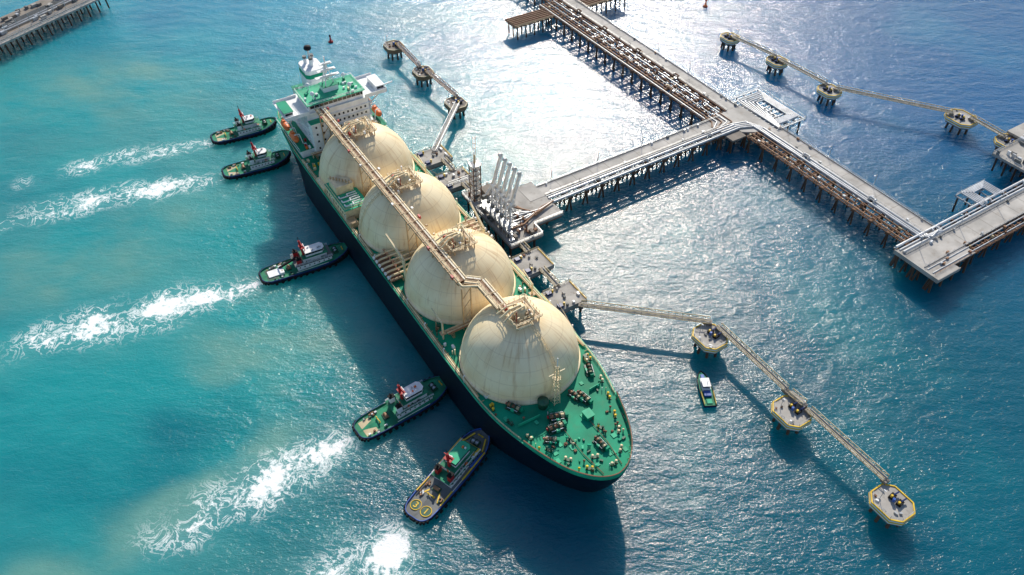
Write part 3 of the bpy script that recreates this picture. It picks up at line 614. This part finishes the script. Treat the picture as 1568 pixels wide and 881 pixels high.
def breasting(x0,x1,y0,y1,z=8):
    b_=B(); b_.box(x0,x1,y0,y1,z-2,z,'conc'); b_.box(x0+.4,x1-.4,y0+.4,y1-.4,z-3,z-2,'concd')
    for xx in(x0+1.5,(x0+x1)/2,x1-1.5):
        for yy in(y0+1.5,y1-1.5): b_.cyl((xx,yy,z-3),(xx+random.uniform(-1,1),yy,-3),.55,'pile')
    for xx in(x0+2,x1-2): b_.box(xx-1.6,xx+1.6,y0-1.3,y0-.9,1.5,z+.4,'black'); b_.cyl((xx,y0,4.5),(xx,y0-.95,4.5),1.0,'black',12); b_.ob((xx,y0+2.6,z+.5),(1.8,2,1),0,'navy'); b_.cyl((xx,y0+4.4,z),(xx,y0+4.4,z+1.5),.4,'yellow')
    for a_,b2 in (((x0+.3,y0+.3),(x1-.3,y0+.3)),((x0+.3,y1-.3),(x1-.3,y1-.3))): b_.beam((*a_,z+.16),(*b2,z+.16),.4,.3,'yellow')
    b_.rail([(x0+.2,y1-.2,z),(x1-.2,y1-.2,z)],'tan'); b_.rail([(x0+.2,y0+1,z),(x0+.2,y1-.2,z)],'tan')
    for i in range(7): b_.ob((random.uniform(x0+1,x1-1),random.uniform(y0+4,y1-1),z+.5),(random.uniform(.5,1.6),.8,random.uniform(.5,1.4)),0,random.choice(['steel','white','rust','grey','conc']))
    b_.build("breasting_dolphin",None,at(0,0))
for a in((-31,-19,29,43),(-54,-42,29,43),(-120,-108,29,44),(-141,-129,29,44)): breasting(*a)
def S2(x,y): v_=SITE@V((x,y,0)); return (v_.x,v_.y)
walkway(S2(-42,37),S2(-31,37)); walkway(S2(-59,38),S2(-54,38)); walkway(S2(-129,39),S2(-120,39)); walkway(S2(-108,38),S2(-101,38))
# loading platform
lp=B(); lp.box(-101,-59,33,49,8.2,9.4,'conc'); lp.box(-92,-66,49,64,8.2,9.38,'conc'); lp.box(-100.4,-59.6,33.6,48.4,7,8.2,'rust'); lp.box(-91.5,-66.5,48.5,63.5,7,8.19,'rust')
for xx in range(-99,-58,6):
    for yy in(35,41,47): lp.cyl((xx,yy,7.2),(xx+.6,yy,-3),.5,'pile')
for xx in range(-90,-66,6):
    for yy in(53,60): lp.cyl((xx,yy,7.2),(xx-.6,yy,-3),.5,'pile')
lp.rail([(-101,33.2,9.4),(-59.2,33.2,9.4),(-59.2,48.8,9.4),(-66.2,49,9.4),(-66.2,63.8,9.4)],'steel',1.2,2.2,.11); lp.rail([(-100.8,33.2,9.4),(-100.8,48.8,9.4),(-92,48.8,9.4)],'steel',1.2,2.2,.11)
for i in range(9): lp.pipe([(-84+i*2.1,36.5,10.3+.25*(i%3)),(-84+i*2.1,47-i*.3,10.3+.25*(i%3)),(-70-i*.4,52+i*.7,10.3+.25*(i%3)),(-74,64,10.6)],.36,random.choice(['pipe','pipe','steel','brown']))
for i in range(110):
    xx,yy=random.uniform(-99,-61),random.uniform(34.5,47.5)
    r_=random.random()
    if r_<.5: lp.ob((xx,yy,9.4+.8),(random.uniform(.6,2.6),random.uniform(.6,1.6),random.uniform(.8,2.2)),random.choice((0,.0,1.57)),random.choice(['steel','grey','grey','rust','pipe','brown','concd']))
    else: lp.cyl((xx,yy,9.4),(xx,yy,9.4+random.uniform(1,3.6)),random.uniform(.15,.5),random.choice(['steel','pipe','brown','rust','grey']))
for zz in(12,14.5):
    lp.box(-86,-64,34.5,37,zz,zz+.15,'steel'); lp.rail([(-86,34.5,zz+.15),(-64,34.5,zz+.15)],'steel',1.1,2,.1)
for xx in range(-86,-63,4):
    for yy in(34.6,36.9): lp.beam((xx,yy,9.4),(xx,yy,14.5),.22,.22,'steel')
lp.box(-96,-90,40,47,9.4,13,'conc'); lp.box(-96.3,-89.7,39.7,47.3,13,13.3,'concd')
lp.box(-90,-80,56,63.9,9.39,9.5,'road')
lp.build("loading_platform",None,at(0,0))
def arm(x,y):
    a=B(); a.cyl((0,0,0),(0,0,14),.5,'white',12); a.lathe((0,0,14),[(.8,-.6),(.8,.6),(.4,1)],'white',12)
    a.truss((0,.2,14.3),(.2,4.2,28),.9,.9,2.2,'white',.2); a.cyl((0,.2,14.3),(.2,4.2,28),.28,'pipe')
    a.truss((.2,4.2,28),(.2,-.4,12),.7,.7,2.2,'white',.16); a.cyl((.2,4.2,28),(.2,-.4,12),.22,'pipe')
    a.cyl((-.3,4.2,28),(.7,4.2,28),.9,'steel',14); a.beam((0,0,14.4),(0,-3.5,9.8),.5,.6,'white'); a.ob((0,-3.9,9.6),(1.2,1.3,1.5),0,'grey'); a.cyl((.3,-.4,12),(.3,-1.2,10.6),.5,'steel',10)
    for zz in(2,5,8): a.cyl((0,0,zz),(0,0,zz+.25),.85,'steel',12)
    a.truss((-.9,.9,3),(-.9,2.6,20),.7,.7,2.4,'steel',.1)
    a.build("loading_arm",None,at(x,y,9.4))
for i in range(5): arm(-83+i*3.7,38.2)
gt=B()
for sx in(-1,1):
    for sy in(-1,1): gt.beam((sx*1.8,sy*1.8,0),(sx*1.8,sy*1.8,18),.3,.3,'rust')
for i in range(7):
    z=i*2.6; cs=[(-1.8,-1.8),(1.8,-1.8),(1.8,1.8),(-1.8,1.8)]
    for j in range(4):
        p,q=cs[j],cs[(j+1)%4]; gt.beam((*p,z),(*q,z),.18,.18,'rust'); gt.beam((*p,z),(*q,z+2.4),.14,.14,'steel')
    gt.box(-1.6,1.6,-1.6,1.6,z+.02,z+.1,'grey')
gt.box(-2.2,2.2,-2.2,2.2,18,18.2,'steel'); gt.rail([(-2.2,-2.2,18.2),(2.2,-2.2,18.2),(2.2,2.2,18.2),(-2.2,2.2,18.2),(-2.2,-2.2,18.2)],'steel'); gt.truss((0,0,19),(-9,5,24),1,1,2.2,'tan'); gt.beam((0,0,18),(0,0,23),.5,.5,'tan'); gt.beam((0,0,23),(-9,5,25),.1,.1,'steel'); gt.truss((0,-2,12),(0,-13,12),1.2,1.2,2,'steel')
gt.build("gangway_tower",None,at(-95,37,9.4))
def trestle(name,length,M,road,racks,pile_y,step=9,lamps=True,z=9):
    b_=B(); r0,r1=road
    b_.box(0,length,r0,r1,z-.8,z,'road')
    for y in(r0+.15,r1-.15): b_.box(0.01,length-.01,y-.16,y+.16,z,z+.35,'conc')
    b_.rail([(0,r0+.15,z+.35),(length,r0+.15,z+.35)],'steel',.9,3,.08); b_.rail([(0,r1-.15,z+.35),(length,r1-.15,z+.35)],'steel',.9,3,.08)
    lo=min([r0]+[r[0] for r in racks]); hi=max([r1]+[r[1] for r in racks])
    k=int(length/step)
    for i in range(k+1):
        x=1+(length-2)*i/k; b_.box(x-.6,x+.6,lo,hi,z-1.9,z-.82,'rust')
        if 0<i<k: b_.box(x-.1,x+.1,r0+.35,r1-.35,z+.004,z+.012,'concd')
        for y in pile_y: 
            b_.cyl((x,y,z-1.8),(x+1.5,y-.6,-3),.42,'pile'); b_.cyl((x,y,z-1.8),(x-1.5,y+.6,-3),.42,'pile')
    for (a0,a1,npipe,mm,dens) in racks:
        for y in(a0+.15,a1-.15,(a0+a1)/2): b_.box(0,length,y-.15,y+.15,z-.8,z-.4,'rust')
        kk=int(length/dens)
        for i in range(kk+1): x=length*i/kk; b_.beam((x,a0,z-.3),(x,a1,z-.3),.35,.25,'brown' if mm!='pipe' else 'steel')
        for i in range(npipe):
            y=a0+.7+(a1-a0-1.4)*(i+random.uniform(-.15,.15))/max(1,npipe-1); r=random.choice((.2,.28,.36,.5)); zz=z-.15+r
            if mm=='pipe' and i%2==0: r=.6;zz=z+.45
            m2={'pipe':random.choice(['pipe','pipe','steel']),'brown':random.choice(['brown','rust','steel','steel'])}[mm]
            pts=[(0,y,zz)]; 
            x=random.uniform(15,30)
            while x<length-12 and npipe>2 and i%3==1:
                pts+=[(x,y,zz),(x,y,zz+1.6),(x,y+.9,zz+1.6),(x+3,y+.9,zz+1.6),(x+3,y,zz+1.6),(x+3,y,zz)]; x+=random.uniform(25,40)
            pts.append((length,y,zz)); b_.pipe(pts,r,m2,8)
        if mm=='brown':
            for i in range(int(length/7)): b_.ob((random.uniform(0,length),random.uniform(a0+1,a1-1),z+.5),(random.uniform(.6,2),random.uniform(.5,1.2),random.uniform(.5,1.4)),0,random.choice(['steel','rust','brown','tan']))
            b_.rail([(0,a0+.1,z-.2),(length,a0+.1,z-.2)],'brown',1.1,3,.08)
    if lamps:
        for i in range(int(length/26)):
            x=8+i*26; b_.cyl((x,r1-.4,z),(x,r1-.4,z+7),.11,'steel',6); b_.beam((x,r1-.4,z+7),(x,r1-2,z+7.2),.12,.12,'steel'); b_.ob((x,r1-2.2,z+7.2),(.4,.9,.18),0,'white')
    for i in range(int(length/9)):
        b_.ob((random.uniform(0,length),random.choice((r0+.9,r1-.9)),z+.6),(random.uniform(.5,1.5),.7,1.1),0,random.choice(['white','steel','brown','grey','conc']))
    return b_.build(name,None,M)
trestle("jetty_trestle",150,at(-240,0),(180.5,188.5),[(165,180.3,8,'brown',3.2)],(166.5,176,187),8)
trestle("jetty_trestle",94,at(-68,0),(185.5,193),[(181,185.3,3,'pipe',4),(173.5,180.8,3,'brown',3)],(175,183,191.5),9)
trestle("jetty_trestle",110,at(0,0)@Matrix.Translation((-73,64,0))@Matrix.Rotation(math.pi/2,4,'Z'),(7.5,15),[(1,7.2,4,'pipe',4.5)],(2.5,8,13.5),9)
trestle("jetty_trestle",110,at(45,168)@Matrix.Rotation(math.pi/2,4,'Z'),(6,15.5),[(15.8,21,3,'pipe',4),(1,5.8,2,'brown',3)],(2.5,8,14,19),9)
trestle("jetty_trestle",119.5,at(-360,4),(183,191),[(168,182.8,7,'brown',3.2)],(170,178,189),8)
jd=B(); jd.prism([(-90,180.2),(-90,173.8),(-88.2,173.8),(-72,173.8),(-68,180),(-68,193),(-70,196),(-90,196),(-90,189)],8.1,9.03,'road'); jd.box(-90,-68.5,164.8,173.6,8.0,8.9,'concd')
for xx in(-88,-80,-71):
    for yy in(167,176,186,194): jd.cyl((xx,yy,8.2),(xx+.8,yy,-3),.5,'pile'); jd.cyl((xx,yy,8.2),(xx-1.6,yy,-3),.5,'pile')
for i in range(4): jd.pipe([(-79.5+i*1.6,164,9.5),(-79.5+i*1.6,172+i,9.5),(-77+i*2,181.2+i*.9,9.6),(-68,181.8+i*.9,9.5)],.42,'pipe')
for i in range(5): jd.pipe([(-91,167+i*2.2,9.3),(-86+i*1.2,167+i*2.2,9.3),(-82.5+i*1.2,164,9.3)],.3,random.choice(['brown','pipe']))
jd.rail([(-90,196,9.03),(-70,196,9.03),(-68,193,9.03)],'steel')
jd.build("jetty_junction_deck",None,at(0,0))
pl=B()
for y in(189.5,194,199,204,209): pl.box(-97,-64,y-.35,y+.35,7.9,8.8,'steel')
for i in range(12): x=-97+i*3; pl.box(x-.25,x+.25,189.5,209,8.82,9.2,'steel' if i%2 else 'white')
for i in range(6): o_=i*1.4; pl.pipe([(-64.5,191+o_*.2,9.7),(-94+o_,191+o_,9.7),(-94+o_,207.5-o_*.6,9.7),(-67-o_*.5,207.5-o_*.6,9.7),(-67-o_*.5,191,9.7)],.35,'pipe')
for x in(-95,-85,-75,-66):
    for y in(192,200,208): pl.cyl((x,y,8),(x+.8,y,-3),.45,'pile'); pl.beam((x,y,3),(x,y+(7 if y<205 else -7),8),.2,.2,'pile')
pl.rail([(-97,209.3,9.2),(-64,209.3,9.2),(-64,190,9.2)],'steel',1.2,2.5,.13); pl.rail([(-97,190,9.2),(-97,209.3,9.2)],'steel',1.2,2.5,.13)
pl.build("pipe_expansion_loop_platform",None,at(0,0))
cd=B()
cd.box(26,46.5,166.5,180,8.15,9.05,'road'); cd.box(26.02,44,180.02,193.5,8.1,9.04,'road'); cd.box(25.6,46.9,166.1,166.5,7.6,9.4,'conc'); cd.box(46.5,46.9,166.5,180,7.6,9.4,'conc')
for xx in(27,35,44):
    for yy in(168,175,182,190): cd.cyl((xx,yy,8.2),(xx+1,yy,-3),.5,'pile'); cd.cyl((xx,yy,8.2),(xx-1.4,yy,-3),.5,'pile')
for i in range(4): cd.pipe([(26,181.6+i*1.2,9.5),(27+i*.6,181.6+i*1.2,10.2),(27.5,189+i*.6,10.2),(28.7-i*1.3,193.5,9.6)],.42,'pipe')
cd.build("jetty_corner_deck",None,at(0,0))
cr=B()
for y0,y1 in((138,166),(189,222)):
    cr.box(-236,-224,y0,y1,7.6,8.2,'rust'); 
    for i in range(6): cr.cyl((-235+i*2,y0,8.7),(-235+i*2,y1,8.7),.4,'brown')
    for k_ in range(5):
        yy=y0+2+k_*(y1-y0-4)/4; cr.box(-236.5,-223.5,yy-.4,yy+.4,8.2,8.4,'creamd')
        for xx in(-235,-230,-225): cr.cyl((xx,yy,7.6),(xx+1,yy,-3),.4,'pile')
    cr.rail([(-223.6,y0,8.2),(-223.6,y1,8.2)],'tan')
cr.build("pipe_rack_pier",None,at(0,0))
nb=B(); nb.box(4,22,262,285,8,9.2,'conc'); nb.box(-4,30,285,330,8,9.19,'conc')
for xx in range(6,22,5):
    for yy in range(264,330,7): nb.cyl((xx,yy,8),(xx+.8,yy,-3),.5,'pile')
for i in range(40): nb.ob((random.uniform(5,20),random.uniform(263,300),10),(random.uniform(.6,3),random.uniform(.6,2),random.uniform(1,3)),0,random.choice(['steel','white','grey','conc','pipe']))
nb.rail([(4,285,9.2),(4,262.2,9.2),(21.8,262.2,9.2),(21.8,285,9.2)],'steel',1.2,2,.12)
nb.build("tanker_berth_platform",None,at(0,0))
pp=B()
for i in range(5):
    o_=i*1.1; pp.pipe([(26.5-i*.3,222+o_,9.8),(16+o_*.6,222+o_,9.8),(16+o_*.6,238-o_,9.8),(26-i*.3,238-o_,9.8)],.38,'pipe')
for y in range(220,241,4): pp.box(15,23.8,y-.2,y+.2,8,8.5,'steel')
for x in(15.2,19,23.4): pp.box(x-.2,x+.2,220,240,8.5,8.8,'steel')
pp.rail([(15.2,220,8.8),(15.2,240,8.8)],'steel')
for xx in(16,22):
    for yy in(221,230,239): pp.cyl((xx,yy,8),(xx+.8,yy,-3),.45,'pile')
pp.build("pipe_loop_landing",None,at(0,0))
tl=B()
tl.box(-10,80,0,26,8,9,'concd'); tl.box(-10,80,-3.5,-.2,7.6,8.6,'conc'); tl.box(-9.6,79.6,.4,25.6,7,8,'rust')
for i in range(13):
    for y in(-2,6,14,22): tl.cyl((-8+i*7,y,8),(-8+i*7+1,y,-3),.5,'pile')
for i in range(8): tl.cyl((-10,6+i*1.3,9.6),(80,6+i*1.3,9.6),.4,random.choice(['pipe','grey','concd','steel']))
for i in range(50): tl.ob((random.uniform(-8,78),random.uniform(2,24),9.8),(random.uniform(1,4),random.uniform(.8,2.4),random.uniform(1,2.4)),0,random.choice(['steel','grey','concd','conc','conc','grey']))
for i in range(10): tl.cyl((-5+i*8,1,9),(-5+i*8,1,16),.15,'steel')
tl.truss((-10,-1.8,9.2),(80,-1.8,9.2),2.4,1.2,3,'steel',.16)
tl.build("pier_platform",None,wat(-296,420,0,math.radians(60)))
def buoy(x,y,mm):
    b_=B(); b_.lathe((0,0,0),[(.01,-.5),(1.3,-.3),(1.5,.3),(1.3,.8),(.5,1),(.35,3.6),(.01,3.7)],mm,14); b_.lathe((0,0,3.7),[(.5,0),(.7,.5),(.01,1.3)],'black' if mm=='red' else 'orange',10); b_.torus((0,0,.5),1.5,.15,'black')
    for a in range(3): b_.beam((1*math.cos(a*2.1),1*math.sin(a*2.1),.8),(.3*math.cos(a*2.1),.3*math.sin(a*2.1),3.2),.12,.12,mm)
    b_.build("navigation_buoy",None,wat(x,y))
buoy(-107.7,440,'red'); buoy(123,487,'orange')
def line(a,b_,sag=1.5,nm="mooring_line"):
    o=B(); a=V(a);b_=V(b_); pts=[a.lerp(b_,i/10)-V((0,0,sag*4*(i/10)*(1-i/10))) for i in range(11)]; o.pipe(pts,.09,'tan',5); o.build(nm,None)
for a,b2,sg in (((40,14.5,19.6),(-18,31,8.8),1),((30,18,19.6),(-24,32,8.8),1),((-20,22.6,19.6),(-30,33,8.8),.3),((-118,22.6,19.6),(-110,33,8.8),.3)):
    line(SITE@V(a),SITE@V(b2),sg)
